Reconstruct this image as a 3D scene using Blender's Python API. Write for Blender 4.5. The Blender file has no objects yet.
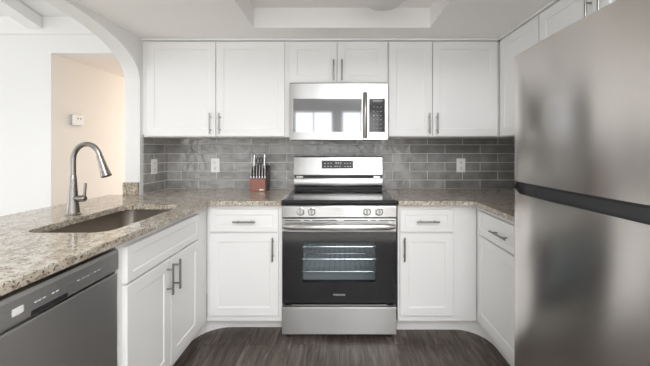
import bpy, bmesh, math, random
from mathutils import Vector, Matrix
PI = math.pi
random.seed(4)
sc = bpy.context.scene
C = sc.collection

# ------------------------------------------------------------------ camera
H = 1.25
cam_d = bpy.data.cameras.new('camera')
cam = bpy.data.objects.new('camera', cam_d); C.objects.link(cam)
cam.location = (0, 0, H); cam.rotation_euler = (PI/2, 0, 0)
cam_d.sensor_width = 36; cam_d.lens = 310/650*36
cam_d.shift_x = -14.5/650; cam_d.shift_y = -33.5/650
cam_d.clip_start = .02
sc.camera = cam

# ------------------------------------------------------------------ world, daylight, exposure
w = bpy.data.worlds.new('world'); sc.world = w; w.use_nodes = True
w.node_tree.nodes['Background'].inputs[0].default_value = (.93, .96, 1, 1)
w.node_tree.nodes['Background'].inputs[1].default_value = 1.5
sc.view_settings.view_transform = 'Standard'; sc.view_settings.look = 'None'
sc.view_settings.gamma = 1; sc.view_settings.use_curve_mapping = False
sc.view_settings.exposure = 0.05
sc.cycles.max_bounces = 10; sc.cycles.diffuse_bounces = 6; sc.cycles.glossy_bounces = 5
sc.cycles.sample_clamp_indirect = 6
try: sc.cycles.use_denoising = True
except Exception: pass

def area(name, loc, rot, sx, sy, power, col=(1, 1, 1)):
    l = bpy.data.lights.new(name, 'AREA'); l.shape = 'RECTANGLE'; l.size = sx; l.size_y = sy
    l.energy = power; l.color = col
    o = bpy.data.objects.new(name, l); C.objects.link(o); o.location = loc; o.rotation_euler = rot
    return o
# daylight in the window openings; the dining-side windows are added to brighten that room
area('daylight', (-.60, -2.72, 1.12), (PI/2, 0, 0), .86, 2.0, 12.5)
area('daylight', (.50, -2.72, 1.12), (PI/2, 0, 0), .86, 2.0, 12.5)
area('daylight', (-.60, -2.72, 2.72), (PI/2, 0, 0), .86, .5, 4)
area('daylight', (.50, -2.72, 2.72), (PI/2, 0, 0), .86, .5, 4)
area('daylight', (-3.0, -2.72, 1.45), (PI/2, 0, 0), 1.6, 2.0, 15)
area('dining_fill', (-3.3, .9, 2.6), (.35, 0, 0), 1.2, 1.2, 7, (1, .98, .96))  # added fill lamp that keeps the dining wall bright, no fixture there
area('daylight', (-4.72, .6, 1.45), (PI/2, 0, -PI/2), 2.4, 1.8, 21)
# added soft fills without fixtures: one behind the camera, one in the hall
area('living_fill', (.60, -1.7, 2.95), (.75, 0, 0), 1.8, 1.6, 80, (.99, .985, 1))
area('hall_fill', (-1.82, 4.2, 1.15), (PI/2, 0, PI/2), 1.4, 1.9, 10, (1, .96, .9))

# ------------------------------------------------------------------ materials
def new_mat(name):
    m = bpy.data.materials.new(name); m.use_nodes = True
    return m, m.node_tree.nodes, m.node_tree.links, m.node_tree.nodes['Principled BSDF']
def plain(name, col, rough=.5, metal=0, bump=0, bscale=200, spec=.5, coat=0, var=0):
    m, n, l, b = new_mat(name)
    b.inputs['Base Color'].default_value = (*col, 1); b.inputs['Roughness'].default_value = rough
    b.inputs['Metallic'].default_value = metal; b.inputs['Specular IOR Level'].default_value = spec
    b.inputs['Coat Weight'].default_value = coat
    tc = n.new('ShaderNodeTexCoord')
    nz = n.new('ShaderNodeTexNoise'); nz.inputs['Scale'].default_value = bscale; nz.inputs['Detail'].default_value = 3
    l.new(tc.outputs['Object'], nz.inputs['Vector'])
    if bump:
        bp = n.new('ShaderNodeBump'); bp.inputs['Strength'].default_value = bump; bp.inputs['Distance'].default_value = .002
        l.new(nz.outputs['Fac'], bp.inputs['Height']); l.new(bp.outputs['Normal'], b.inputs['Normal'])
    if var:
        mx = n.new('ShaderNodeMixRGB'); mx.blend_type = 'MULTIPLY'; mx.inputs[0].default_value = var
        mx.inputs[1].default_value = (*col, 1)
        l.new(nz.outputs['Fac'], mx.inputs[2]); l.new(mx.outputs[0], b.inputs['Base Color'])
    return m
def ramp(n, stops):
    r = n.new('ShaderNodeValToRGB'); e = r.color_ramp.elements
    while len(e) < len(stops): e.new(.5)
    for k, (p, c) in enumerate(stops): e[k].position = p; e[k].color = (*c, 1) if len(c) == 3 else c
    return r
def steel(name, col, rough, aniso=.75, spread=.012, wob=.006, rot=.25):
    m, n, l, b = new_mat(name)
    b.inputs['Metallic'].default_value = 1; b.inputs['Base Color'].default_value = (*col, 1)
    b.inputs['Anisotropic'].default_value = aniso; b.inputs['Anisotropic Rotation'].default_value = rot
    tg = n.new('ShaderNodeTangent'); tg.direction_type = 'RADIAL'; tg.axis = 'Z'; l.new(tg.outputs[0], b.inputs['Tangent'])
    tc = n.new('ShaderNodeTexCoord'); mp = n.new('ShaderNodeMapping'); mp.inputs['Scale'].default_value = (1, 1, 18)
    nz = n.new('ShaderNodeTexNoise'); nz.inputs['Scale'].default_value = 8; nz.inputs['Detail'].default_value = 5
    l.new(tc.outputs['Object'], mp.inputs['Vector']); l.new(mp.outputs[0], nz.inputs['Vector'])
    mr = n.new('ShaderNodeMapRange'); mr.inputs['To Min'].default_value = rough-spread; mr.inputs['To Max'].default_value = rough+spread
    l.new(nz.outputs['Fac'], mr.inputs['Value']); l.new(mr.outputs[0], b.inputs['Roughness'])
    n2 = n.new('ShaderNodeTexNoise'); n2.inputs['Scale'].default_value = 5; n2.inputs['Detail'].default_value = 1
    l.new(tc.outputs['Object'], n2.inputs['Vector'])
    bp = n.new('ShaderNodeBump'); bp.inputs['Strength'].default_value = 1; bp.inputs['Distance'].default_value = wob*.05
    l.new(n2.outputs['Fac'], bp.inputs['Height']); l.new(bp.outputs['Normal'], b.inputs['Normal'])
    return m

M = {}
M['wall'] = plain('white_wall_paint', (.83, .83, .82), .6, bump=.05, bscale=120)
M['greige'] = plain('greige_wall_paint', (.45, .435, .415), .6, bump=.05, bscale=120)
M['bouncefloor'] = plain('pale_bounce_floor', (.84, .82, .78), .9, bump=.5, bscale=400)  # pale tone chosen to bounce light upward
M['traylit'] = plain('lightened_tray_face', (.94, .935, .93), .5)  # lighter than the ceiling paint, imitating window light on the tray's far face
M['cream'] = plain('cream_wall_paint', (.87, .82, .765), .6, bump=.05, bscale=120)
M['ceil'] = plain('ceiling_paint', (.92, .905, .88), .75, bump=.08, bscale=90)
M['cab'] = plain('white_cabinet_paint', (.87, .87, .865), .38, bump=.02, bscale=60)
M['trim'] = plain('white_trim_paint', (.85, .85, .84), .4, bump=.02, bscale=60)
M['plastic'] = plain('white_plastic', (.92, .92, .91), .3)
M['plastic_grey'] = plain('warm_grey_plastic', (.55, .53, .50), .45)
M['slot'] = plain('dark_slot', (.03, .03, .03), .5)
M['black'] = plain('black_plastic', (.018, .018, .02), .35)
M['rubber'] = plain('black_rubber', (.02, .02, .02), .8)
M['gasket'] = plain('dark_grey_plastic', (.045, .047, .05), .38)
M['glassblack'] = plain('black_ceramic_glass', (.012, .012, .014), .09, bump=.03, bscale=9, spec=.8)
M['steel'] = steel('brushed_steel', (.53, .527, .52), .28, .97)
M['steelv'] = steel('brushed_steel_doors', (.72, .69, .66), .21, .85, wob=0)
M['steeldark'] = steel('dark_brushed_steel', (.66, .655, .65), .38)
M['nickel'] = steel('brushed_nickel', (.33, .31, .29), .27, 0, wob=0)
M['pull'] = steel('satin_pull_metal', (.34, .33, .315), .32, 0, wob=0)
M['chrome'] = steel('polished_steel', (.62, .62, .62), .14, 0, wob=.01)
M['sink'] = steel('sink_steel', (.40, .36, .32), .30, .3)
M['wood'] = plain('red_brown_wood', (.38, .165, .125), .35, bscale=30, var=.35)
M['wooddark'] = plain('dark_stained_wood', (.045, .03, .025), .4)
M['mark'] = plain('pale_grey_print', (.62, .63, .64), .5)
M['marksoft'] = plain('mid_grey_print', (.30, .31, .32), .5)
M['sticker'] = plain('white_sticker', (.8, .8, .78), .5)
M['enamel'] = plain('grey_oven_enamel', (.88, .90, .91), .35)
M['shade'] = plain('frosted_glass_shade', (.72, .71, .69), .35)

def window_glass(name, tint, trans, rough=.03):
    m = bpy.data.materials.new(name); m.use_nodes = True
    n = m.node_tree.nodes; l = m.node_tree.links; n.clear()
    out = n.new('ShaderNodeOutputMaterial'); mx = n.new('ShaderNodeMixShader')
    tr = n.new('ShaderNodeBsdfTransparent'); tr.inputs[0].default_value = (*tint, 1)
    pb = n.new('ShaderNodeBsdfPrincipled'); pb.inputs['Base Color'].default_value = (.012, .012, .014, 1)
    pb.inputs['Roughness'].default_value = rough; pb.inputs['Specular IOR Level'].default_value = .9
    mx.inputs[0].default_value = 1-trans
    l.new(tr.outputs[0], mx.inputs[1]); l.new(pb.outputs[0], mx.inputs[2]); l.new(mx.outputs[0], out.inputs[0])
    return m
M['ovenglass'] = window_glass('tinted_oven_glass', (.9, .93, .94), .88)
M['mwglass'] = plain('mirror_dark_glass', (.36, .37, .39), .05, metal=.9, bump=.02, bscale=7)
M['pane'] = window_glass('clear_pane', (1, 1, 1), .94)

# floor planks
def mat_floor():
    m, n, l, b = new_mat('grey_brown_plank_floor')
    tc = n.new('ShaderNodeTexCoord'); sp = n.new('ShaderNodeSeparateXYZ'); l.new(tc.outputs['Object'], sp.inputs[0])
    cb = n.new('ShaderNodeCombineXYZ'); l.new(sp.outputs['Y'], cb.inputs['X']); l.new(sp.outputs['X'], cb.inputs['Y'])
    br = n.new('ShaderNodeTexBrick'); br.inputs['Scale'].default_value = 1
    br.inputs['Brick Width'].default_value = 1.22; br.inputs['Row Height'].default_value = .152
    br.offset = .37; br.offset_frequency = 2
    br.inputs['Mortar Size'].default_value = .0018; br.inputs['Mortar Smooth'].default_value = .2
    br.inputs['Color1'].default_value = (.15, .15, .15, 1); br.inputs['Color2'].default_value = (.85, .85, .85, 1)
    br.inputs['Mortar'].default_value = (0, 0, 0, 1)
    l.new(cb.outputs[0], br.inputs['Vector'])
    mp = n.new('ShaderNodeMapping'); mp.inputs['Scale'].default_value = (20, 2.2, 1); l.new(tc.outputs['Object'], mp.inputs[0])
    ad = n.new('ShaderNodeVectorMath'); ad.operation = 'MULTIPLY_ADD'
    l.new(br.outputs['Color'], ad.inputs[0]); ad.inputs[1].default_value = (3, 9, 2); l.new(mp.outputs[0], ad.inputs[2])
    nz = n.new('ShaderNodeTexNoise'); nz.inputs['Scale'].default_value = 2.2; nz.inputs['Detail'].default_value = 7
    nz.inputs['Roughness'].default_value = .62; nz.inputs['Distortion'].default_value = .9
    l.new(ad.outputs[0], nz.inputs['Vector'])
    r = ramp(n, [(.30, (.042, .031, .025)), (.45, (.112, .089, .074)), (.58, (.178, .148, .127)), (.72, (.30, .26, .228))])
    l.new(nz.outputs['Fac'], r.inputs[0])
    mx = n.new('ShaderNodeMixRGB'); mx.blend_type = 'MULTIPLY'; mx.inputs[0].default_value = 1
    r2 = ramp(n, [(0, (.50, .50, .50)), (1, (1.0, 1.0, 1.0))]); l.new(br.outputs['Color'], r2.inputs[0])
    l.new(r.outputs[0], mx.inputs[1]); l.new(r2.outputs[0], mx.inputs[2])
    mo = n.new('ShaderNodeMixRGB'); l.new(br.outputs['Fac'], mo.inputs[0]); l.new(mx.outputs[0], mo.inputs[1])
    mo.inputs[2].default_value = (.035, .03, .026, 1)
    l.new(mo.outputs[0], b.inputs['Base Color']); b.inputs['Roughness'].default_value = .42
    bp = n.new('ShaderNodeBump'); bp.inputs['Strength'].default_value = .12; bp.inputs['Distance'].default_value = .002
    l.new(nz.outputs['Fac'], bp.inputs['Height']); l.new(bp.outputs[0], b.inputs['Normal'])
    return m
M['floor'] = mat_floor()

def mat_tile(axis, u0):
    m, n, l, b = new_mat('glossy_grey_tile_' + axis)
    tc = n.new('ShaderNodeTexCoord'); sp = n.new('ShaderNodeSeparateXYZ'); l.new(tc.outputs['Object'], sp.inputs[0])
    a = n.new('ShaderNodeMath'); a.operation = 'ADD'; a.inputs[1].default_value = -u0+.3032*.5+.3032*20
    l.new(sp.outputs['X' if axis == 'x' else 'Y'], a.inputs[0])
    z = n.new('ShaderNodeMath'); z.operation = 'ADD'; z.inputs[1].default_value = -.912
    l.new(sp.outputs['Z'], z.inputs[0])
    cb = n.new('ShaderNodeCombineXYZ'); l.new(a.outputs[0], cb.inputs['X']); l.new(z.outputs[0], cb.inputs['Y'])
    br = n.new('ShaderNodeTexBrick'); br.inputs['Scale'].default_value = 1
    br.inputs['Brick Width'].default_value = .3032; br.inputs['Row Height'].default_value = .0757
    br.offset = .5; br.offset_frequency = 2; br.inputs['Mortar Size'].default_value = .003; br.inputs['Mortar Smooth'].default_value = .25
    br.inputs['Color1'].default_value = (.3, .3, .3, 1); br.inputs['Color2'].default_value = (.7, .7, .7, 1)
    l.new(cb.outputs[0], br.inputs['Vector'])
    nz = n.new('ShaderNodeTexNoise'); nz.inputs['Scale'].default_value = 9; nz.inputs['Detail'].default_value = 4
    l.new(tc.outputs['Object'], nz.inputs['Vector'])
    mxn = n.new('ShaderNodeMixRGB'); mxn.inputs[0].default_value = .55
    l.new(br.outputs['Color'], mxn.inputs[1]); l.new(nz.outputs['Fac'], mxn.inputs[2])
    r = ramp(n, [(.34, (.21, .206, .20)), (.5, (.315, .31, .303)), (.66, (.45, .444, .435))]); l.new(mxn.outputs[0], r.inputs[0])
    mo = n.new('ShaderNodeMixRGB'); l.new(br.outputs['Fac'], mo.inputs[0]); l.new(r.outputs[0], mo.inputs[1])
    mo.inputs[2].default_value = (.74, .73, .715, 1)
    l.new(mo.outputs[0], b.inputs['Base Color'])
    rr = n.new('ShaderNodeMapRange'); b.inputs['Specular IOR Level'].default_value = .75; rr.inputs['To Min'].default_value = .06; rr.inputs['To Max'].default_value = .7
    l.new(br.outputs['Fac'], rr.inputs['Value']); l.new(rr.outputs[0], b.inputs['Roughness'])
    wv = n.new('ShaderNodeTexNoise'); wv.inputs['Scale'].default_value = 22; wv.inputs['Detail'].default_value = 2
    l.new(tc.outputs['Object'], wv.inputs['Vector'])
    s1 = n.new('ShaderNodeMath'); s1.operation = 'MULTIPLY_ADD'; s1.inputs[1].default_value = -.6
    l.new(br.outputs['Fac'], s1.inputs[0]); l.new(wv.outputs['Fac'], s1.inputs[2])
    bp = n.new('ShaderNodeBump'); bp.inputs['Strength'].default_value = .9; bp.inputs['Distance'].default_value = .006
    l.new(s1.outputs[0], bp.inputs['Height']); l.new(bp.outputs[0], b.inputs['Normal'])
    return m
M['tilex'] = mat_tile('x', -1.213); M['tiley'] = mat_tile('y', 2.631)

def mat_granite():
    m, n, l, b = new_mat('speckled_beige_granite')
    tc = n.new('ShaderNodeTexCoord')
    def noise(scale, det=3, dist=0):
        z = n.new('ShaderNodeTexNoise'); z.inputs['Scale'].default_value = scale; z.inputs['Detail'].default_value = det
        z.inputs['Distortion'].default_value = dist; l.new(tc.outputs['Object'], z.inputs['Vector']); return z
    n1 = noise(26, 4, .6)
    r1 = ramp(n, [(.35, (.36, .30, .225)), (.5, (.50, .44, .355)), (.66, (.60, .56, .48))]); l.new(n1.outputs['Fac'], r1.inputs[0])
    n2 = noise(85, 3, .8)
    r2 = ramp(n, [(.56, (0, 0, 0)), (.62, (1, 1, 1))]); l.new(n2.outputs['Fac'], r2.inputs[0])
    m1 = n.new('ShaderNodeMixRGB'); l.new(r2.outputs[0], m1.inputs[0]); l.new(r1.outputs[0], m1.inputs[1]); m1.inputs[2].default_value = (.22, .165, .12, 1)
    n3 = noise(105, 2, .3)
    r3 = ramp(n, [(.61, (0, 0, 0)), (.65, (1, 1, 1))]); l.new(n3.outputs['Fac'], r3.inputs[0])
    m2 = n.new('ShaderNodeMixRGB'); l.new(r3.outputs[0], m2.inputs[0]); l.new(m1.outputs[0], m2.inputs[1]); m2.inputs[2].default_value = (.055, .05, .048, 1)
    n4 = noise(62, 2, .2)
    r4 = ramp(n, [(.62, (0, 0, 0)), (.68, (1, 1, 1))]); l.new(n4.outputs['Fac'], r4.inputs[0])
    m3 = n.new('ShaderNodeMixRGB'); l.new(r4.outputs[0], m3.inputs[0]); l.new(m2.outputs[0], m3.inputs[1]); m3.inputs[2].default_value = (.66, .64, .60, 1)
    l.new(m3.outputs[0], b.inputs['Base Color']); b.inputs['Roughness'].default_value = .10
    b.inputs['Specular IOR Level'].default_value = .6
    return m
M['granite'] = mat_granite()

# ------------------------------------------------------------------ mesh helpers
def bx(bm, x0, x1, y0, y1, z0, z1):
    vs = [bm.verts.new((x, y, z)) for z in (z0, z1) for y in (y0, y1) for x in (x0, x1)]
    for f in ((0, 1, 3, 2), (4, 6, 7, 5), (0, 4, 5, 1), (2, 3, 7, 6), (0, 2, 6, 4), (1, 5, 7, 3)):
        bm.faces.new([vs[i] for i in f])
    return vs
def prism(bm, poly, axis, a0, a1):
    """poly in the two other axes (cyclic order), extruded along axis"""
    def v(p, a):
        if axis == 'x': return (a, p[0], p[1])
        if axis == 'y': return (p[0], a, p[1])
        return (p[0], p[1], a)
    A = [bm.verts.new(v(p, a0)) for p in poly]; B = [bm.verts.new(v(p, a1)) for p in poly]
    n = len(poly)
    for i in range(n): bm.faces.new((A[i], A[(i+1) % n], B[(i+1) % n], B[i]))
    bm.faces.new(A); bm.faces.new(B)
def tube(bm, pts, rad, seg=12, cap=True):
    pts = [Vector(p) for p in pts]
    if not isinstance(rad, (list, tuple)): rad = [rad]*len(pts)
    rings = []; up = None
    for i, p in enumerate(pts):
        d = (pts[min(i+1, len(pts)-1)]-pts[max(i-1, 0)]).normalized()
        if up is None: up = Vector((0, 0, 1)) if abs(d.z) < .9 else Vector((0, 1, 0))
        s = d.cross(up).normalized(); up = s.cross(d).normalized()
        rings.append([bm.verts.new(p+rad[i]*(math.cos(2*PI*k/seg)*s+math.sin(2*PI*k/seg)*up)) for k in range(seg)])
    for a, b in zip(rings, rings[1:]):
        for k in range(seg): bm.faces.new((a[k], a[(k+1) % seg], b[(k+1) % seg], b[k]))
    if cap: bm.faces.new(rings[0]); bm.faces.new(rings[-1])
def lathe(bm, prof, c=(0, 0, 0), seg=32):
    rings = []
    for r, z in prof:
        rings.append([bm.verts.new((c[0]+r*math.cos(2*PI*k/seg), c[1]+r*math.sin(2*PI*k/seg), c[2]+z)) for k in range(seg)])
    for a, b in zip(rings, rings[1:]):
        for k in range(seg): bm.faces.new((a[k], a[(k+1) % seg], b[(k+1) % seg], b[k]))
    bm.faces.new(rings[0]); bm.faces.new(rings[-1])
def rrect(x0, x1, y0, y1, r, seg=6):
    out = []
    for cx, cy, a in ((x1-r, y1-r, 0), (x0+r, y1-r, 90), (x0+r, y0+r, 180), (x1-r, y0+r, 270)):
        for k in range(seg+1):
            t = math.radians(a+90*k/seg); out.append((cx+r*math.cos(t), cy+r*math.sin(t)))
    return out
def obj(name, bm, mat, parent=None, bevel=0, smooth=False, seg=2, xf=None, kind=None, solid=0):
    if xf: 
        for v in bm.verts: v.co = xf(v.co)
    bmesh.ops.recalc_face_normals(bm, faces=bm.faces)
    me = bpy.data.meshes.new(name)
    if smooth:
        for f in bm.faces: f.smooth = True
    bm.to_mesh(me); bm.free()
    o = bpy.data.objects.new(name, me); C.objects.link(o)
    mats = mat if isinstance(mat, (list, tuple)) else [mat]
    for m in mats: me.materials.append(M[m])
    if solid:
        s = o.modifiers.new('s', 'SOLIDIFY'); s.thickness = solid; s.offset = 1
    if bevel:
        b = o.modifiers.new('b', 'BEVEL'); b.width = bevel; b.segments = seg; b.limit_method = 'ANGLE'; b.angle_limit = math.radians(40)
        b.harden_normals = False
    if smooth and hasattr(me, 'set_sharp_from_angle'): me.set_sharp_from_angle(angle=math.radians(38))
    if parent:
        o.parent = parent
        o.matrix_parent_inverse = Matrix.Translation(parent.location).inverted()
    if kind: o['kind'] = kind
    return o
def thing(name, label, cat, loc=(0, 0, 0), group=None):
    o = bpy.data.objects.new(name, None); C.objects.link(o); o.location = loc; o.empty_display_size = .05
    o['label'] = label; o['category'] = cat
    if group: o['group'] = group
    return o
def tag(o, label, cat, group=None):
    o['label'] = label; o['category'] = cat
    if group: o['group'] = group
    return o
def B(): return bmesh.new()
def box(name, mat, *a, **k):
    bm = B(); bx(bm, *a[:6]); return obj(name, bm, mat, *a[6:], **k)
def struct(name, bm, mat, **k): return obj(name, bm, mat, kind='structure', **k)

# ------------------------------------------------------------------ dimensions
YW = 2.682; CT = .912; CB = .882; ZC = 2.085
XL = -1.492; XLo = -1.606; XR = 1.54; YA = 2.318      # kitchen side of the arch wall, its outer side, right wall, end of the stub
XFAR = -4.6; YB = -2.6
VZ = lambda y: 2.39+.26*(YW-y)

# ------------------------------------------------------------------ structure
bm = B(); bx(bm, XLo, XR+.15, -.15, YW+.12, -.1, 0); bx(bm, XFAR-.2, XLo, YW, 5.2, -.1, 0); struct('floor', bm, 'floor')
bm = B(); bx(bm, XFAR-.2, XLo, YB-.2, YW, -.1, 0); bx(bm, XLo, XR+.15, YB-.2, -.15, -.1, 0); struct('floor_bounce', bm, 'bouncefloor')  # unseen pale floor, added to bounce light onto the kitchen ceiling
# back wall: kitchen part, and the dining part with the hall opening
bm = B(); bx(bm, -1.80, XR+.15, YW, YW+.12, 0, 3.0); struct('wall_back', bm, 'wall')
bm = B()
bx(bm, XFAR, -2.62, YW, YW+.12, 0, 2.45); bx(bm, -2.62, -2.496, YW, YW+.01, 0, 2.45); bx(bm, -2.496, -1.80, YW, YW+.12, 2.085, 2.45)
struct('wall_dining', bm, 'wall')
bm = B(); bx(bm, -2.62, -2.496, YW+.01, 5.1, 0, 2.2); bx(bm, -2.62, -1.6, 5.0, 5.1, 0, 2.2); bx(bm, -1.80, -1.68, YW+.12, 5.1, 0, 2.2)
struct('wall_hall', bm, 'cream')
bm = B(); bx(bm, -2.62, -1.68, YW+.12, 5.1, 2.085, 2.2); struct('ceiling_hall', bm, 'cream')
# ledge trim high on the dining wall
bm = B(); bx(bm, XFAR, XLo, YW-.018, YW, 2.245, 2.395); struct('trim_1', bm, 'trim', bevel=.003)
# walls left / right
bm = B(); bx(bm, XR, XR+.15, YB, YW+.12, 0, 4.0); struct('wall_right', bm, 'wall')
def wall_with_holes(name, axis, a0, a1, z0, z1, p0, p1, holes, mat, extra=()):
    bm = B()
    def put(u0, u1, w0, w1):
        if u1-u0 < 1e-4 or w1-w0 < 1e-4: return
        if axis == 'x': bx(bm, u0, u1, p0, p1, w0, w1)
        else: bx(bm, p0, p1, u0, u1, w0, w1)
    cur = a0
    for (u0, u1, w0, w1) in sorted(holes):
        put(cur, u0, z0, z1); put(u0, u1, z0, w0)
        up = [h for h in extra if h[0] == u0]
        if up: put(u0, u1, w1, up[0][2]); put(u0, u1, up[0][3], z1)
        else: put(u0, u1, w1, z1)
        cur = u1
    put(cur, a1, z0, z1)
    return struct(name, bm, mat)
HB = [(-3.85, -2.15, .45, 2.45), (-1.05, -.15, .10, 2.14), (.05, .95, .10, 2.14)]  # first opening is an unseen dining window, added for its light
HT = [(-1.05, -.15, 2.45, 3.0), (.05, .95, 2.45, 3.0)]
wall_with_holes('wall_front', 'x', XFAR, XR, 0, 4.0, YB-.12, YB, HB, 'greige', HT)
HL = [(-.65, 1.85, .45, 2.30)]  # unseen window added to flood the dining side with light
wall_with_holes('wall_left', 'y', YB, YW+.12, 0, 4.0, XFAR-.12, XFAR, HL, 'wall')
def window(n, axis, u0, u1, z0, z1, p):
    def put(bm, a, b, c, d, q0, q1):
        if axis == 'x': bx(bm, a, b, q0, q1, c, d)
        else: bx(bm, q0, q1, a, b, c, d)
    bm = B(); um = (u0+u1)/2; zm = (z0+z1)/2; t = .035
    put(bm, u0, u0+t, z0, z1, p-.03, p+.03); put(bm, u1-t, u1, z0, z1, p-.03, p+.03)
    put(bm, u0+t, u1-t, z0, z0+t, p-.03, p+.03); put(bm, u0+t, u1-t, z1-t, z1, p-.03, p+.03)
    put(bm, um-t/2, um+t/2, z0+t, z1-t, p-.02, p+.02)
    put(bm, u0+t, um-t/2, zm-.015, zm+.015, p-.018, p+.018); put(bm, um+t/2, u1-t, zm-.015, zm+.015, p-.018, p+.018)
    w_ = struct('window_%d' % n, bm, 'trim')
    bm = B(); put(bm, u0+t, um-t/2, z0+t, zm-.015, p-.004, p); put(bm, um+t/2, u1-t, z0+t, zm-.015, p-.004, p)
    put(bm, u0+t, um-t/2, zm+.015, z1-t, p-.004, p); put(bm, um+t/2, u1-t, zm+.015, z1-t, p-.004, p)
    obj('pane', bm, 'pane', w_)
for i, (u0, u1, z0, z1) in enumerate(HB+HT): window(i+1, 'x', u0, u1, z0, z1, YB-.06)
window(6, 'y', *HL[0], XFAR-.06)
# arch wall over the peninsula
def arch_profile():
    pts = [(YA, CT+.001), (YA, 1.74)]
    for k in range(1, 19):
        t = k/18*PI/2; e_ = 2/2.35
        pts.append((YA-.85*(1-math.cos(t)**e_), 1.74+.325*math.sin(t)**e_))
    pts += [(.15, 2.062), (-.10, 2.0), (-.25, 1.75), (-.25, 0)]
    return pts
bm = B()
ap = arch_profile()
top = 2.0
prev = None
for s_ in (0,):
    # strips between the arch line and the top, built as one prism
    poly = [(YW, CT+.001)] + ap[:1] + ap[1:-1] + [(-.25, 0), (YB, 0), (YB, 3.75), (YW, 2.42)]
    A = [bm.verts.new((XL, p[0], p[1])) for p in poly]; Bv = [bm.verts.new((XLo, p[0], p[1])) for p in poly]
    n_ = len(poly)
    for i in range(n_): bm.faces.new((A[i], A[(i+1) % n_], Bv[(i+1) % n_], Bv[i]))
    ea = [bm.edges.get((A[i], A[(i+1) % n_])) for i in range(n_)]; eb = [bm.edges.get((Bv[i], Bv[(i+1) % n_])) for i in range(n_)]
    bmesh.ops.triangle_fill(bm, edges=ea, use_beauty=True); bmesh.ops.triangle_fill(bm, edges=eb, use_beauty=True)
struct('wall_arch', bm, 'wall')
# under-counter part of the arch stub stays inside the cabinets' back
# kitchen ceiling with the raised tray
TX0, TX1, TY0, TY1 = -.588, .62, 1.30, 2.13; YH = 1.15
bm = B()
bx(bm, XL, TX0, YH, YW, ZC, ZC+.06); bx(bm, TX1, XR, YH, YW, ZC, ZC+.06)
bx(bm, TX0, TX1, TY1, YW, ZC, ZC+.06); bx(bm, TX0, TX1, YH, TY0, ZC, ZC+.06)
struct('ceiling', bm, 'ceil')
bm = B()
bx(bm, TX0-.03, TX0, TY0, TY1, ZC+.06, 2.222); bx(bm, TX1, TX1+.03, TY0, TY1, ZC+.06, 2.222)
bx(bm, TX0-.03, TX1+.03, TY0-.03, TY0, ZC+.06, 2.222)
bx(bm, TX0-.03, TX1+.03, TY0-.03, TY1+.03, 2.222, 2.26)
struct('ceiling_tray', bm, 'ceil')
bm = B(); bx(bm, TX0-.03, TX1+.03, TY1, TY1+.03, ZC+.0601, 2.222)
bx(bm, TX0, TX1, TY1-.004, TY1, ZC, 2.222); struct('trim_2', bm, 'traylit')  # far tray face, brightness from the windows put into its colour
bm = B(); bx(bm, XL, XR, YH-.1, YH, ZC, 2.87); struct('wall_header', bm, 'wall')
bm = B()
prism(bm, [(YB-.15, VZ(YB-.15)), (YW+.13, VZ(YW+.13)), (YW+.13, VZ(YW+.13)+.08), (YB-.15, VZ(YB-.15)+.08)], 'x', XFAR-.15, XR+.15)
struct('ceiling_vault', bm, 'wall')
# beam under the vault
bm = B()
prism(bm, [(YB, VZ(YB)), (YW-.02, VZ(YW)), (YW-.02, VZ(YW)-.10), (YB, VZ(YB)-.10)], 'x', -2.68, -2.556)
struct('beam', bm, 'trim')

# tiled splashbacks
TT = 1.36
bm = B(); bx(bm, XL+.0085, XR-.0086, YW-.0085, YW, CT+.0005, TT); struct('trim_3', bm, 'tilex')
bm = B(); bx(bm, XL, XL+.0085, 2.352, YW, CT+.0005, TT); struct('trim_4', bm, 'tiley')
bm = B(); bx(bm, XR-.0085, XR, 1.43, YW-.0086, CT+.0005, 1.3435); struct('trim_7', bm, 'tiley')

# toe boards, curved in the corners, standing on the floor
def toe(name, path, t=.012, h=.10):
    bm = B(); L = []
    for i, p in enumerate(path):
        a = Vector(path[max(i-1, 0)]); b = Vector(path[min(i+1, len(path)-1)]); d = (b-a).normalized(); nrm = Vector((-d.y, d.x))
        L.append((Vector(p), Vector(p)+nrm*t))
    rows = [[bm.verts.new((q.x, q.y, z)) for q, z in ((a, 0), (b, 0), (b, h), (a, h))] for a, b in L]
    for r, s in zip(rows, rows[1:]):
        for k in range(4): bm.faces.new((r[k], r[(k+1) % 4], s[(k+1) % 4], s[k]))
    bm.faces.new(rows[0]); bm.faces.new(rows[-1])
    return struct(name, bm, 'trim')
arc = lambda cx, cy, r, a0, a1, n=10: [(cx+r*math.cos(math.radians(a0+(a1-a0)*k/n)), cy+r*math.sin(math.radians(a0+(a1-a0)*k/n))) for k in range(n+1)]
toe('baseboard_left', [(-.382, 2.195)] + arc(-.755, 1.965, .23, 90, 180) + [(-.985, 1.24)])
toe('baseboard_right', [(1.0, 1.46)] + arc(.79, 1.955, .21, 0, 90) + [(.388, 2.165)])
# skirting in the dining side
bm = B(); bx(bm, XFAR, -2.496, YW-.014, YW, 0, .09); struct('baseboard_dining', bm, 'trim')

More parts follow.
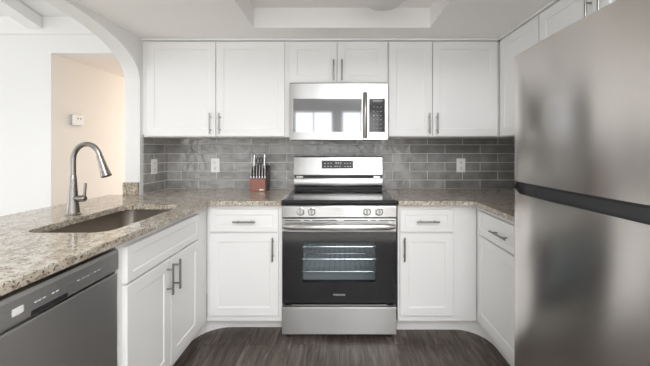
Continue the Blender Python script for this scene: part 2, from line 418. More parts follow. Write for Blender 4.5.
# ------------------------------------------------------------------ cabinets
def F_back(Y): return lambda c: Vector((c.x, Y-c.z, c.y))            # local (u, height, outward)
def F_left(X): return lambda c: Vector((X+c.z, c.x, c.y))            # left run faces +X, u = world Y
def F_right(X): return lambda c: Vector((X-c.z, c.x, c.y))
def shaker(name, u0, u1, v0, v1, xf, parent, rail=.056, t=.02, rec=.004):
    bm = B()
    def q(d, w): return [bm.verts.new((a, b, w)) for a, b in ((u0+d, v0+d), (u1-d, v0+d), (u1-d, v1-d), (u0+d, v1-d))]
    loops = [q(0, 0), q(0, t-.002), q(.002, t), q(rail, t), q(rail+.004, t-rec), ]
    for a, b in zip(loops, loops[1:]):
        for k in range(4): bm.faces.new((a[k], a[(k+1) % 4], b[(k+1) % 4], b[k]))
    bm.faces.new(loops[0]); bm.faces.new(loops[-1])
    return obj(name, bm, 'cab', parent, xf=xf)
def pull(u, v, vert, xf, parent, L=.155, w=.02):
    bm = B(); h = L/2; k = h*.62
    if vert:
        tube(bm, [(u, v-h, w+.03), (u, v+h, w+.03)], .0058, 10)
        for s in (-k, k): tube(bm, [(u, v+s, w), (u, v+s, w+.03)], .0048, 8)
    else:
        tube(bm, [(u-h, v, w+.03), (u+h, v, w+.03)], .0058, 10)
        for s in (-k, k): tube(bm, [(u+s, v, w), (u+s, v, w+.03)], .0048, 8)
    o = obj('handle', bm, 'pull', parent, xf=xf, smooth=True); o['label'] = 'brushed metal bar handle'
    return o

# base cabinets on the back wall
YF = 2.072
xf = F_back(YF)
t = thing('base_cabinet', 'white base cabinet with drawer and door, left of the stove', 'cabinet', (-.63, 2.35, .105))
box('cabinet_body', 'cab', -.884, -.383, YF, YW-.01, .105, CB-.001, t)
d = shaker('drawer', -.861, -.405, .704, .853, xf, t, .035); pull(-.624, .775, False, xf, d, .148)
d = shaker('door', -.861, -.405, .148, .694, xf, t); pull(-.438, .595, True, xf, d)
t = thing('base_cabinet', 'white base cabinet with drawer and door, right of the stove', 'cabinet', (.65, 2.35, .105))
box('cabinet_body', 'cab', .389, .915, YF, YW-.01, .105, CB-.001, t)
d = shaker('drawer', .402, .755, .704, .853, xf, t, .035); pull(.58, .775, False, xf, d, .148)
d = shaker('door', .402, .755, .148, .694, xf, t); pull(.427, .595, True, xf, d)
# right run
xr = F_right(.92)
t = thing('base_cabinet', 'white base cabinet in the right corner, half hidden by the refrigerator', 'cabinet', (1.2, 1.75, .105))
box('cabinet_body', 'cab', .92, XR-.004, 1.46, YW-.01, .105, CB-.001, t)
d = shaker('drawer', 1.48, 2.022, .704, .853, xr, t, .035); pull(1.718, .775, False, xr, d, .17)
d = shaker('door', 1.48, 2.022, .148, .694, xr, t)
# sink cabinet: open carcass so the bowl hangs inside
xl = F_left(-.884)
t = thing('sink_cabinet', 'white two-door cabinet under the sink with a plain false drawer front', 'cabinet', (-1.2, 1.6, .105))
bm = B()
bx(bm, -.902, -.884, 1.222, YW-.62, .105, CB-.001); bx(bm, -1.60, -.902, 1.222, 1.24, .105, CB-.001)
bx(bm, -1.60, -.902, 2.0, 2.018, .105, CB-.001); bx(bm, -1.62, -1.60, 1.222, YA-.01, .105, CB-.001); bx(bm, -1.60, -.902, 1.24, 2.0, .105, .123)
obj('cabinet_body', bm, 'cab', t)
shaker('false_drawer_front', 1.262, 1.915, .704, .853, xl, t, .035)
d = shaker('door', 1.262, 1.586, .148, .694, xl, t); pull(1.553, .600, True, xl, d)
d = shaker('door', 1.591, 1.915, .148, .694, xl, t); pull(1.624, .600, True, xl, d)
# end panel of the peninsula
tag(box('end_panel', 'cab', -1.60, -.885, .575, .593, 0, CB-.001), 'white end panel closing the peninsula beside the dishwasher', 'panel')
tag(box('back_panel', 'cab', -1.62, -1.602, .575, 1.22, 0, CB-.001), 'white back panel of the peninsula on the dining side', 'panel')

# ------------------------------------------------------------------ upper cabinets
YU = 2.352
xu = F_back(YU)
UB, UT = 1.344, 2.066
def upper(label, x0, x1, z0, doors, hz, body_y=YU):
    t = thing('wall_cabinet', label, 'cabinet', ((x0+x1)/2, 2.5, z0))
    box('cabinet_body', 'cab', x0, x1, body_y, YW-.0095, z0, UT+.004, t)
    for (a, b, hu) in doors:
        d = shaker('door', a, b, z0+.006, UT-.004, xu, t)
        if hu is not None: pull(hu, hz, True, xu, d)
upper('white two-door wall cabinet left of the microwave', XL+.0005, -.379, UB, [(-1.452, -.934, -.966), (-.928, -.414, -.897)], 1.445)
upper('short white two-door wall cabinet above the microwave', -.378, .366, 1.745, [(-.376, -.020, -.044), (-.015, .362, .018)], 1.842)
upper('white two-door wall cabinet right of the microwave', .368, 1.2195, UB, [(.372, .697, .672), (.703, 1.190, .732)], 1.445)
xq = F_right(1.22)
t = thing('wall_cabinet', 'white single-door wall cabinet on the right wall beside the refrigerator', 'cabinet', (1.4, 2.1, UB))
box('cabinet_body', 'cab', 1.22, XR-.002, 1.872, YW-.0095, UB, UT+.004, t)
shaker('door', 1.880, 2.318, UB+.006, UT-.004, xq, t)
t = thing('wall_cabinet', 'white two-door wall cabinet above the refrigerator', 'cabinet', (1.4, 1.4, 1.75))
box('cabinet_body', 'cab', 1.22, XR-.002, .985, 1.870, 1.75, UT+.004, t)
d = shaker('door', 1.442, 1.862, 1.756, UT-.004, xq, t); pull(1.476, 1.90, True, xq, d)
d = shaker('door', .992, 1.436, 1.756, UT-.004, xq, t); pull(1.402, 1.90, True, xq, d)
# scribe moulding between cabinets and ceiling
bm = B(); bx(bm, XL+.002, 1.20, YU-.028, YU+.02, UT+.0045, ZC-.0005); struct('trim_5', bm, 'trim', bevel=.002)
bm = B(); bx(bm, 1.192, 1.24, .985, YU-.029, UT+.0045, ZC-.0005); struct('trim_6', bm, 'trim', bevel=.002)

# ------------------------------------------------------------------ countertops
def slab(name, outer, holes, label):
    bm = B(); E = []
    def loop(p, z):
        v = [bm.verts.new((a, b, z)) for a, b in p]
        return v, [bm.edges.new((v[i], v[(i+1) % len(v)])) for i in range(len(v))]
    for z in (CB, CT):
        ed = []
        for p in [outer]+holes:
            v, e = loop(p, z); ed += e; E.append(v)
        bmesh.ops.triangle_fill(bm, edges=ed, use_beauty=True)
    k = len(holes)+1
    for i in range(k):
        a, b = E[i], E[i+k]
        for j in range(len(a)): bm.faces.new((a[j], a[(j+1) % len(a)], b[(j+1) % len(a)], b[j]))
    o = obj(name, bm, 'granite', bevel=.003); tag(o, label, 'countertop'); return o
SK = (-1.305, -.947, 1.262, 1.895)
slab('countertop', [(-1.72, .56), (-.846, .56), (-.846, 2.026), (-.381, 2.026), (-.381, YW-.001), (-1.491, YW-.001), (-1.491, YA-.001), (-1.72, YA-.001)],
     [rrect(*SK, .07)], 'beige speckled granite countertop of the peninsula holding the sink')
slab('countertop', [(.387, 2.026), (.820, 2.026), (.872, 2.005), (.877, 1.985), (.877, 1.45), (XR-.001, 1.45), (XR-.001, YW-.001), (.387, YW-.001)], [],
     'speckled granite countertop in the right corner beside the refrigerator')
bm = B(); bx(bm, XLo-.002, XL-.004, YA-.022, YA-.002, CT+.0005, 1.006)
tag(obj('granite_splash', bm, 'granite', bevel=.002), 'small upright granite block at the foot of the arch', 'splash block')

# ------------------------------------------------------------------ sink
t = thing('sink', 'stainless undermount sink bowl set in the granite peninsula', 'sink', (-1.127, 1.575, .70))
bm = B(); rings = []
x0, x1, y0, y1 = SK; zt = CB-.002
for (ins, z, r) in ((-.016, zt, .08), (-.004, zt, .075), (-.004, zt-.012, .075), (.004, zt-.16, .07), (.014, zt-.178, .06), (.034, zt-.188, .045)):
    rings.append([bm.verts.new((a, b, z)) for a, b in rrect(x0+ins, x1-ins, y0+ins, y1-ins, r)])
for a, b in zip(rings, rings[1:]):
    for j in range(len(a)): bm.faces.new((a[j], a[(j+1) % len(a)], b[(j+1) % len(a)], b[j]))
bm.faces.new(rings[-1])
obj('bowl', bm, 'sink', t, smooth=True)
bm = B(); lathe(bm, [(.045, 0), (.045, .003), (.036, .004), (.030, .001), (.002, .001)], (-1.13, 1.60, zt-.1875)); obj('drain', bm, 'chrome', t, smooth=True)

# ------------------------------------------------------------------ faucet
FX, FY = -1.375, 1.60
t = thing('faucet', 'tall brushed nickel gooseneck faucet standing behind the sink', 'faucet', (FX, FY, CT))
bm = B(); lathe(bm, [(.034, .001), (.034, .007), (.029, .012), (.0245, .05), (.020, .11), (.0165, .17), (.0145, .20), (.013, .205)], (FX, FY, CT)); obj('faucet_base', bm, 'nickel', t, smooth=True)
pts = [(FX, FY, CT+.20), (FX, FY, CT+.275)]
R_ = .070; cx = FX+R_
for k in range(0, 15):
    a = PI-(PI*.93)*k/14
    pts.append((cx+R_*math.cos(a), FY, CT+.283+.083*math.sin(a)))
bm = B(); tube(bm, pts, .0125, 16); obj('gooseneck', bm, 'nickel', t, smooth=True)
e = Vector(pts[-1]); d_ = (e-Vector(pts[-2])).normalized(); d_ = (d_+Vector((.05, 0, 0))).normalized()
bm = B(); tube(bm, [e-d_*.004, e+d_*.003, e+d_*.02, e+d_*.075, e+d_*.105, e+d_*.108], [.0135, .0145, .0150, .0195, .0245, .022], 20)
obj('spray_head', bm, 'nickel', t, smooth=True)
bm = B(); tube(bm, [e+d_*.108, e+d_*.1095], [.020, .019], 20); obj('spray_face', bm, 'black', t)
bm = B(); tube(bm, [(FX+.012, FY, CT+.085), (FX+.058, FY, CT+.085), (FX+.063, FY, CT+.085)], [.0165, .0165, .013], 18)
lv = obj('lever_hub', bm, 'nickel', t, smooth=True)
bm = B(); tube(bm, [(FX+.055, FY, CT+.085), (FX+.060, FY, CT+.115), (FX+.064, FY, CT+.165)], [.0085, .0068, .0058], 10)
obj('lever', bm, 'nickel', lv, smooth=True)

# ------------------------------------------------------------------ dishwasher
t = thing('dishwasher', 'dark stainless dishwasher built in under the peninsula countertop', 'dishwasher', (-1.15, .9, .0))
DY0, DY1 = .600, 1.214
box('tub', 'gasket', -1.58, -.905, DY0, DY1, .10, .868, t)
bm = B(); bx(bm, -.905, -.866, DY0+.003, DY1-.003, .115, .772)
dd = obj('door', bm, 'steeldark', t, bevel=.004)
bm = B()
prism(bm, [(-.905, .780), (-.872, .776), (-.862, .786), (-.862, .850), (-.868, .862), (-.905, .862)], 'y', DY0+.003, DY1-.003)
cp = obj('control_panel', bm, 'steeldark', t, bevel=.002)
bm = B(); bx(bm, -.876, -.8612, .865, .985, .783, .799); obj('pocket_handle', bm, 'black', cp, bevel=.003)
bm = B(); bx(bm, -.8615, -.8611, .815, .845, .808, .828); obj('sticker', bm, 'sticker', cp)
for a in (.875, .888, .902, .93, .944, 1.02, 1.04, 1.06, 1.09, 1.11):
    bm = B(); bx(bm, -.8618, -.8612, a, a+.008, .816, .820); obj('printed_mark', bm, 'mark', cp)
box('kick_plate', 'black', -.96, -.945, DY0, DY1, .001, .10, t)

# ------------------------------------------------------------------ range
RX0, RX1, RY = -.382, .378, 2.046
RC = (RX0+RX1)/2
t = thing('stove', 'freestanding stainless electric range with black glass oven door', 'stove', (RC, 2.35, 0))
bm = B()
bx(bm, RX0+.003, RX0+.022, RY+.012, YW-.03, .035, .885); bx(bm, RX1-.022, RX1-.003, RY+.012, YW-.03, .035, .885)
bx(bm, RX0+.022, RX1-.022, YW-.05, YW-.03, .035, .885); bx(bm, RX0+.022, RX1-.022, RY+.012, YW-.05, .035, .215)
bx(bm, RX0+.022, RX1-.022, RY+.012, YW-.05, .80, .885)
obj('oven_body', bm, 'gasket', t)
# oven cavity
bm = B(); cx0, cx1, cy0, cy1, cz0, cz1 = -.275, .281, RY+.045, 2.52, .30, .72
bx(bm, cx0-.015, cx0, cy0, cy1, cz0, cz1); bx(bm, cx1, cx1+.015, cy0, cy1, cz0, cz1)
bx(bm, cx0-.015, cx1+.015, cy0, cy1, cz0-.015, cz0); bx(bm, cx0-.015, cx1+.015, cy0, cy1, cz1, cz1+.015); bx(bm, cx0-.015, cx1+.015, cy1, cy1+.015, cz0-.015, cz1+.015)
obj('oven_cavity', bm, 'enamel', t)
for z in (.415, .50, .585):
    bm = B()
    tube(bm, [(cx0+.006, cy0+.03, z), (cx1-.006, cy0+.03, z)], .005, 8); tube(bm, [(cx0+.006, cy1-.03, z), (cx1-.006, cy1-.03, z)], .005, 8)
    for k in range(15):
        x = cx0+.02+k*(cx1-cx0-.04)/14; tube(bm, [(x, cy0+.03, z+.003), (x, cy1-.03, z+.003)], .0022, 6)
    obj('oven_rack', bm, 'chrome', t)
# oven door: black glass with a see-through window, steel top rail, handle
DZ0, DZ1, WZ = .236, .795, .708
wx0, wx1, wz0, wz1 = -.243, .236, .375, .640
bm = B()
bx(bm, RX0+.004, wx0, RY-.002, RY+.04, DZ0, WZ); bx(bm, wx1, RX1-.004, RY-.002, RY+.04, DZ0, WZ)
bx(bm, wx0, wx1, RY-.002, RY+.04, DZ0, wz0); bx(bm, wx0, wx1, RY-.002, RY+.04, wz1, WZ)
od = obj('oven_door', bm, 'glassblack', t); od['label'] = 'black glass oven door'
box('window_glass', 'ovenglass', wx0, wx1, RY-.0018, RY+.004, wz0, wz1, od)
bm = B(); bx(bm, RX0+.003, RX1-.003, RY-.006, RY+.04, WZ, DZ1); tr_ = obj('door_rail', bm, 'steel', od, bevel=.003)
bm = B()
for a, b in ((-.36, -.255), (-.235, -.20), (-.18, -.02), (.03, .185), (.205, .24), (.26, .365)): bx(bm, a, b, RY-.0068, RY-.005, .7805, .7855)
obj('vent_slots', bm, 'slot', od)
bm = B(); hp = []
for k in range(17):
    u = -1+2*k/16; hp.append((RC+u*.362, RY-.058+.012*u*u, .752-.0*u))
tube(bm, hp, [.010]+[.0165]*15+[.010], 14)
for s in (-1, 1): bx(bm, RC+s*.335-.012, RC+s*.335+.012, RY-.052, RY-.005, .742, .762)
for v in bm.verts: v.co.z = .752+(v.co.z-.752)*1.35
obj('handle', bm, 'steel', od, smooth=True)
def text_obj(name, s, size, loc, mat, parent, rot=(PI/2, 0, 0)):
    cu = bpy.data.curves.new(name, 'FONT'); cu.body = s; cu.size = size; cu.extrude = .0004; cu.align_x = 'CENTER'; cu.align_y = 'CENTER'
    tmp = bpy.data.objects.new('tmp', cu); C.objects.link(tmp); bpy.context.view_layer.update()
    me = bpy.data.meshes.new_from_object(tmp.evaluated_get(bpy.context.evaluated_depsgraph_get())); bpy.data.objects.remove(tmp)
    me.materials.clear(); me.materials.append(M[mat])
    o = bpy.data.objects.new(name, me); C.objects.link(o); o.location = loc; o.rotation_euler = rot
    o.parent = parent; o.matrix_parent_inverse = parent.matrix_world.inverted() if parent.type != 'EMPTY' else Matrix.Translation(parent.location).inverted()
    return o
tx = text_obj('lettering', 'FRIGIDAIRE', .0155, (RC, RY-.0030, .292), 'mark', t)
# drawer
bm = B(); bx(bm, RX0+.002, RX1-.002, RY-.006, RY+.02, .032, .210); obj('storage_drawer', bm, 'steel', t, bevel=.003)
bm = B()
prism(bm, [(RX0+.05, .214), (RX1-.05, .214), (RX1-.07, .226), (RX0+.07, .226)], 'y', RY+.002, RY+.012); obj('drawer_lip', bm, 'chrome', t)
for fx in (RX0+.045, RX1-.045):
    for fy in (RY+.04, 2.58):
        bm = B(); lathe(bm, [(.019, .0005), (.019, .012), (.010, .014), (.010, .045)], (fx, fy, 0), 16); obj('foot', bm, 'rubber', t)
# front control panel with knobs
bm = B(); prism(bm, [(RY-.006, .803), (RY-.006, .872), (RY-.002, .880), (RY+.03, .880), (RY+.03, .803)], 'x', RX0+.002, RX1-.002)
cpn = obj('control_panel', bm, 'steel', t, bevel=.002)
for kx in (-.256, -.182, .180, .260):
    bm = B(); z = .842
    tube(bm, [(kx, RY-.006, z), (kx, RY-.010, z), (kx, RY-.011, z)], [.027, .027, .025], 24); kb = obj('knob', bm, 'chrome', t, smooth=True)
    bm = B(); tube(bm, [(kx, RY-.011, z), (kx, RY-.026, z), (kx, RY-.028, z)], [.022, .0195, .017], 24); obj('knob_cap', bm, 'steel', kb, smooth=True)
    bm = B(); bx(bm, kx-.0055, kx+.0055, RY-.038, RY-.027, z-.0205, z+.0205); obj('knob_grip', bm, 'pull', kb, bevel=.002)
# cooktop
bm = B(); prism(bm, [(RY-.008, .884), (RY-.012, .905), (RY-.004, .916), (2.56, .916), (2.56, .884)], 'x', RX0, RX1)
ck = obj('cooktop', bm, 'glassblack', t, bevel=.002)
bm = B()
for (ex, ey, er) in ((-.19, 2.17, .115), (.19, 2.17, .095), (-.19, 2.42, .08), (.19, 2.42, .10), (0, 2.46, .05)):
    for rr in (er, er*.62):
        n_ = 40
        a = [bm.verts.new((ex+rr*math.cos(2*PI*k/n_), ey+rr*math.sin(2*PI*k/n_), .9163)) for k in range(n_)]
        b = [bm.verts.new((ex+(rr-.0015)*math.cos(2*PI*k/n_), ey+(rr-.0015)*math.sin(2*PI*k/n_), .9163)) for k in range(n_)]
        for k in range(n_): bm.faces.new((a[k], a[(k+1) % n_], b[(k+1) % n_], b[k]))
obj('burner_rings', bm, 'marksoft', ck)
for s in (RX0+.001, RX1-.007): bm = B(); bx(bm, s, s+.006, RY, 2.555, .9155, .9195); obj('edge_strip', bm, 'chrome', ck)
# backguard
GX0, GX1, GY = -.380, .358, 2.572
bm = B(); prism(bm, [(GY-.004, 1.040), (GY+.010, 1.186), (GY+.018, 1.193), (GY+.075, 1.193), (GY+.085, .90), (GY+.05, .90), (GY+.05, 1.030), (GY+.01, 1.030)], 'x', GX0, GX1)
bg = obj('backguard', bm, 'steel', t, bevel=.002)
bm = B(); bx(bm, GX0+.003, GX1-.003, GY+.03, GY+.05, .905, 1.03); obj('vent_gap', bm, 'black', bg)
bm = B(); prism(bm, [(GY+.022, .938), (GY+.008, .955), (GY+.006, .985), (GY+.014, 1.008), (GY+.03, 1.012), (GY+.03, .938)], 'x', GX0+.001, GX1-.001)
obj('backguard_strip', bm, 'steeldark', bg, smooth=True)
for a, b in ((GX0+.02, GX0+.075), (GX1-.075, GX1-.02)): bm = B(); bx(bm, a, b, GY+.005, GY+.03, 1.012, 1.03); obj('support', bm, 'steel', bg)
dx0, dx1 = -.148, .114
bm = B(); prism(bm, [(GY-.0002, 1.092), (GY+.0062, 1.158), (GY+.012, 1.158), (GY+.012, 1.092)], 'x', dx0, dx1); dp = obj('display', bm, 'black', bg)
def dm(a, b, c, d): bx(bm, a, b, GY-.0008+(c-1.092)*.097, GY+.008, c, d)
for zz, rowx in ((1.132, (-.127, -.100, -.076, .040, .060, .084)), (1.107, (-.127, -.100, -.076, -.042, -.024, -.002, .040, .063, .084))):
    for a in rowx:
        bm = B(); dm(a, a+.012, zz, zz+.006); obj('keypad_mark', bm, 'mark', dp)
bm = B()
for a in (-.034, -.016, .004): dm(a, a+.012, 1.129, 1.132); dm(a, a+.012, 1.137, 1.140); dm(a, a+.003, 1.129, 1.146); dm(a+.009, a+.012, 1.129, 1.146); dm(a, a+.012, 1.143, 1.146)
obj('clock_digits', bm, 'mark', dp)

# ------------------------------------------------------------------ microwave
MX0, MX1, MZ0, MZ1, MY = -.367, .354, 1.322, 1.733, 2.268
t = thing('microwave', 'stainless over-the-range microwave with dark mirror window', 'microwave', (-.005, 2.45, MZ0))
box('microwave_body', 'gasket', MX0+.004, MX1-.004, MY+.03, YW-.010, MZ0+.006, 1.742, t)
SX = .213
bm = B()
wx0, wx1, wz0, wz1 = -.338, .163, 1.378, 1.622
bx(bm, MX0, wx0, MY, MY+.03, MZ0, MZ1); bx(bm, wx1, SX-.001, MY, MY+.03, MZ0, MZ1)
bx(bm, wx0, wx1, MY, MY+.03, MZ0, wz0); bx(bm, wx0, wx1, MY, MY+.03, wz1, MZ1)
dr = obj('microwave_door', bm, 'steel', t)
bm = B(); bx(bm, wx0, wx1, MY+.001, MY+.02, wz0, wz1); wn = obj('window', bm, 'mwglass', dr)
bm = B()
n_ = 12
hp = [(.186, MY-.012-.030*math.sin(PI*k/n_), 1.338+.325*k/n_) for k in range(n_+1)]
tube(bm, hp, .012, 12)
for v in bm.verts: v.co.x = .186+(v.co.x-.186)*1.25
obj('handle', bm, 'pull', dr, smooth=True)
bm = B(); bx(bm, SX+.001, MX1, MY, MY+.03, MZ0, MZ1); cpm = obj('control_panel', bm, 'steel', t)
bm = B(); bx(bm, SX+.004, MX1-.022, MY-.001, MY+.01, 1.378, 1.622); kp = obj('keypad', bm, 'glassblack', cpm)
for r in range(6):
    for c in range(3):
        x = .246+c*.026; z = 1.402+r*.031
        bm = B(); bx(bm, x, x+.010, MY-.0016, MY-.0009, z, z+.006); obj('key', bm, 'marksoft', kp)
bm = B(); bx(bm, .245, .315, MY-.0016, MY-.0009, 1.60, 1.612); obj('clock_display', bm, 'marksoft', kp)
bm = B(); bx(bm, MX0+.004, MX1-.004, MY+.004, MY+.03, MZ1, MZ1+.006); obj('top_vent', bm, 'black', t)
for a in (MX0, MX1-.008): bm = B(); bx(bm, a, a+.008, MY+.03, MY+.06, MZ0, MZ1); obj('side_trim', bm, 'steeldark', t)

# ------------------------------------------------------------------ refrigerator
t = thing('refrigerator', 'tall stainless top-freezer refrigerator standing at the right edge', 'refrigerator', (1.15, 1.04, 0))
FY0, FY1 = .66, 1.425
box('refrigerator_body', 'gasket', .885, 1.50, FY0+.008, FY1-.008, .03, 1.655, t, bevel=.004)
def fx(u):            # bowed front, u 0..1 along Y
    return .796-.016*(1-(2*u-1)**2)
def fridge_door(name, z0, z1, ys0=FY0, ys1=FY1, zs=None):
    """bowed door, rounded upright edges"""
    N = 28; r = .022
    bm = B(); poly = []
    for k in range(N+1):
        u = k/N; y = FY0+(FY1-FY0)*u; x = fx(u); dy = min(y-FY0, FY1-y)
        if dy < r: x += r-math.sqrt(max(r*r-(r-dy)**2, 0))
        poly.append((x, y))
    for uu in (.0015, .004, .009, .016):
        pass
    ys = sorted(set([FY0+a for a in (0, .001, .003, .007, .013, .022)]+[FY1-a for a in (0, .001, .003, .007, .013, .022)]+[FY0+(FY1-FY0)*k/N for k in range(2, N-1)]))
    poly = []
    for y in ys:
        dy = min(y-FY0, FY1-y); x = fx((y-FY0)/(FY1-FY0))
        if dy < r: x += r-math.sqrt(max(r*r-(r-dy)**2, 0))
        poly.append((x, y))
    return bm, poly
def build_door(name, z0, z1, notch=None):
    bm, poly = fridge_door(name, z0, z1)
    if notch is None:
        prism(bm, poly+[(.875, FY1), (.875, FY0)], 'z', z0, z1)
        return obj(name, bm, 'steelv', t, smooth=True)
    # lower door: body up to the notch floor; the notch floor rises at the far end in a curve
    zn, ya, yb = notch
    prof = []
    for (x, y) in poly:
        if y > yb: zt = z1
        elif y > yb-.10:
            s = (yb-y)/.10; zt = z1-(z1-zn)*(1-(1-s)**2)**.5
        elif y < ya: zt = z1
        elif y < ya+.05:
            s = (y-ya)/.05; zt = z1-(z1-zn)*(1-(1-s)**2)**.5
        else: zt = zn
        prof.append(zt)
    lo = [bm.verts.new((x, y, z0)) for x, y in poly]; hi = [bm.verts.new((x, y, z)) for (x, y), z in zip(poly, prof)]
    hb = [bm.verts.new((x+.014, y, z)) for (x, y), z in zip(poly, prof)]; lb = [bm.verts.new((.875, y, z0)) for x, y in poly]
    hc = [bm.verts.new((x+.014, y, zn-.004)) for (x, y) in poly]; hd = [bm.verts.new((.875, y, zn-.004)) for x, y in poly]
    rows = [lb, lo, hi, hb, hc, hd]
    for a, b in zip(rows, rows[1:]+rows[:1]):
        for k in range(len(a)-1): bm.faces.new((a[k], a[k+1], b[k+1], b[k]))
    for k in (0, -1): bm.faces.new([r[k] for r in rows])
    return obj(name, bm, 'steelv', t, smooth=True)
fd = build_door('freezer_door', 1.108, 1.672)
ld = build_door('fridge_door', .085, 1.100, (1.054, .69, 1.4235))
# dark handle channel set into the top of the lower door
bm = B(); bm2, poly = fridge_door('x', 0, 1); bm2.free()
pp = [(x+.022, y) for x, y in poly if .684 < y < 1.4235]
prism(bm, pp+[(.874, pp[-1][1]), (.874, pp[0][1])], 'z', 1.0505, 1.098); hc_ = obj('handle_channel', bm, 'gasket', ld, smooth=True)
bm = B(); pp = [(x+.004, y) for x, y in poly if FY0+.02 < y < FY1-.004]
prism(bm, pp+[(.874, pp[-1][1]), (.874, pp[0][1])], 'z', 1.0985, 1.1078); obj('door_gasket', bm, 'black', fd)
bm = B(); pp = [(x+.0025, y) for x, y in poly if .74 < y < 1.37]; qq = [(x+.006, y) for x, y in poly if .74 < y < 1.37][::-1]
prism(bm, pp+qq, 'z', 1.053, 1.0575); obj('handle_lip', bm, 'chrome', ld)
box('base_grille', 'black', .86, .885, FY0+.02, FY1-.02, .012, .08, t)
bm = B(); bx(bm, .84, .93, FY0+.01, FY0+.06, 1.6725, 1.690); obj('hinge_cover', bm, 'gasket', t, bevel=.003)
for a in (.93, 1.45):
    for b in (FY0+.06, FY1-.06):
        bm = B(); lathe(bm, [(.02, .0005), (.02, .03)], (a, b, 0), 14); obj('foot', bm, 'rubber', t)

# ------------------------------------------------------------------ knife block and knives
KX, KY = -.654, 2.535
t = thing('knife_block', 'reddish brown wooden knife block on the counter left of the stove', 'knife block', (KX, KY, CT))
bm = B()
prism(bm, [(KY-.055, CT+.0008), (KY-.055, CT+.100), (KY-.040, CT+.104), (KY-.025, CT+.110), (KY-.025, CT+.0008)], 'x', KX-.066, KX+.060)
kbf = obj('front_slab', bm, 'wood', t, bevel=.002)
bm = B(); prism(bm, [(KY-.0248, CT+.0008), (KY-.0248, CT+.165), (KY+.055, CT+.205), (KY+.075, CT+.205), (KY+.075, CT+.0008)], 'x', KX-.066, KX+.070)
ob_ = obj('rear_block', bm, 'wooddark', t, bevel=.002); ob_['label'] = 'dark stained rear block'
bm = B(); bx(bm, KX+.012, KX+.046, KY-.0556, KY-.0549, CT+.010, CT+.022); obj('label_plate', bm, 'sticker', kbf)
def knife(name, label, x, y, z, L, r, steelh, group=None, tilt=.12, cat='knife'):
    k = thing(name, label, cat, (x, y, z), group)
    def P_(s, dx=0): return (x+dx, y+tilt*s, z+s)
    bm = B(); bx(bm, x-.001, x+.001, y-.008, y+.008, z-.05, z+.002)
    obj('blade', bm, 'chrome', k)
    bm = B(); tube(bm, [P_(0), P_(.006), P_(.014)], [r*.95, r*1.05, r*.9], 10); obj('bolster', bm, 'chrome', k, smooth=True)
    bm = B(); tube(bm, [P_(.014), P_(L*.35), P_(L*.7), P_(L*.93), P_(L)], [r*.85, r, r*.88, r*1.15, r*.7], 10)
    obj('handle', bm, 'chrome' if steelh else 'black', k, smooth=True)
    if not steelh:
        bm = B(); prism(bm, [(y+tilt*.012-r*1.25, z+.012), (y+tilt*L-r*1.25, z+L), (y+tilt*L, z+L), (y+tilt*.012, z+.012)], 'x', x-.0017, x+.0017); obj('spine', bm, 'chrome', k)
        bm = B(); tube(bm, [P_(L), P_(L+.005)], [r*.75, r*.6], 10); obj('end_cap', bm, 'chrome', k, smooth=True)
    return k
for i in range(6):
    x = KX-.058+i*.0225
    pos = ('at the left end of the row', 'second from the left in the row', 'third from the left in the row', 'third from the right in the row', 'second from the right in the row', 'at the right end of the row')[i]
    knife('steak_knife', 'steak knife ' + pos + ' at the front of the knife block', x, KY-.040, CT+.106, .098, .0068, False, 'steak knives in the front row of the block')
knife('carving_knife', 'tall knife with steel handle at the back left of the knife block', KX-.045, KY+.0, CT+.181, .125, .0095, True, 'large knives at the back of the block')
knife('carving_knife', 'tall knife with steel handle at the back right of the knife block', KX+.040, KY+.0, CT+.181, .125, .0095, True, 'large knives at the back of the block')
s_ = thing('scissors', 'black-handled kitchen scissors upright in the middle of the knife block', 'scissors', (KX-.003, KY, CT+.18))
for sg in (-1, 1):
    bm = B(); pts = []
    for k in range(17):
        a = 2*PI*k/16; pts.append((KX-.003+sg*(.013+.011*math.cos(a)), KY+.012, CT+.245+.026*math.sin(a)))
    tube(bm, pts, .0048, 8, cap=False); tube(bm, [(KX-.003+sg*.004, KY+.003, CT+.182), (KX-.003+sg*.008, KY+.012, CT+.222)], .006, 8)
    obj('handle', bm, 'black', s_, smooth=True)
bm = B(); bx(bm, KX-.010, KX+.004, KY-.001, KY+.001, CT+.13, CT+.19); obj('blade', bm, 'chrome', s_)

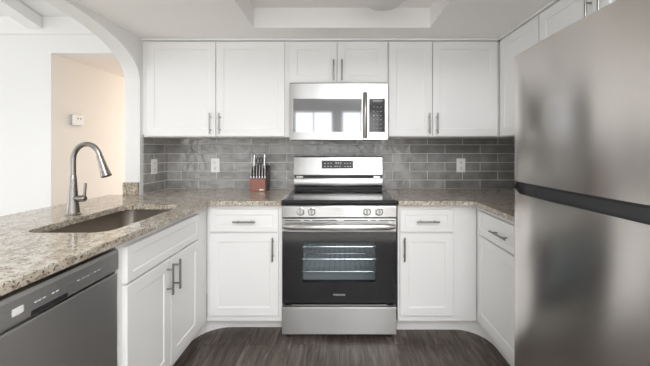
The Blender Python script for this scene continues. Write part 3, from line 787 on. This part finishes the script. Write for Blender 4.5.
# ------------------------------------------------------------------ outlets, thermostat
def outlet(label, loc, side):
    """side 'back' faces -Y, 'left' faces +X"""
    xfm = (lambda c: Vector((loc[0]+c.x, loc[1]-c.z, loc[2]+c.y))) if side == 'back' else (lambda c: Vector((loc[0]+c.z, loc[1]+c.x, loc[2]+c.y)))
    o = thing('wall_outlet', label, 'outlet', loc, 'outlets on the tiled splashback')
    bm = B(); bx(bm, -.038, .038, -.060, .060, .0004, .006); p = obj('cover_plate', bm, 'plastic', o, xf=xfm, bevel=.002)
    for v in (-.025, .025):
        bm = B(); bx(bm, -.017, .017, v-.018, v+.018, .0062, .0078); r = obj('receptacle', bm, 'plastic', o, xf=xfm, bevel=.0006)
        bm = B(); bx(bm, -.008, -.005, v-.002, v+.009, .0077, .0082); bx(bm, .005, .008, v-.002, v+.009, .0077, .0082); bx(bm, -.003, .003, v-.012, v-.007, .0077, .0082)
        obj('slots', bm, 'slot', r, xf=xfm)
outlet('white wall outlet on the tiles between the corner and the knife block', (-1.070, YW-.0085, 1.113), 'back')
outlet('white wall outlet on the tiles right of the stove', (1.046, YW-.0085, 1.113), 'back')
outlet('white wall outlet on the short side tiles by the arch', (XL+.0085, 2.478, 1.113), 'left')

t = thing('thermostat', 'small white thermostat on the cream hallway wall', 'thermostat', (-2.496, 2.93, 1.51))
bm = B(); bx(bm, -2.4958, -2.480, 2.865, 2.985, 1.475, 1.575); obj('mounting_plate', bm, 'plastic_grey', t, bevel=.004)
bm = B(); bx(bm, -2.480, -2.452, 2.870, 2.980, 1.478, 1.572); th = obj('cover', bm, 'plastic', t, bevel=.006)
bm = B(); bx(bm, -2.4525, -2.4515, 2.90, 2.915, 1.535, 1.545); bx(bm, -2.4525, -2.4515, 2.93, 2.945, 1.535, 1.545); obj('buttons', bm, 'slot', th)

# ------------------------------------------------------------------ ceiling lamp in the tray
t = thing('ceiling_lamp', 'frosted dome ceiling lamp, unlit, mounted in the raised ceiling tray', 'lamp', (.25, 1.74, 2.05))
bm = B(); lathe(bm, [(.005, 2.050), (.05, 2.054), (.09, 2.068), (.125, 2.095), (.145, 2.13), (.150, 2.165), (.140, 2.185)], (.25, 1.74, 0), 40); obj('lamp_shade', bm, 'shade', t, smooth=True)
bm = B(); lathe(bm, [(.155, 2.185), (.155, 2.2215)], (.25, 1.74, 0), 40); obj('lamp_base', bm, 'nickel', t, smooth=True)
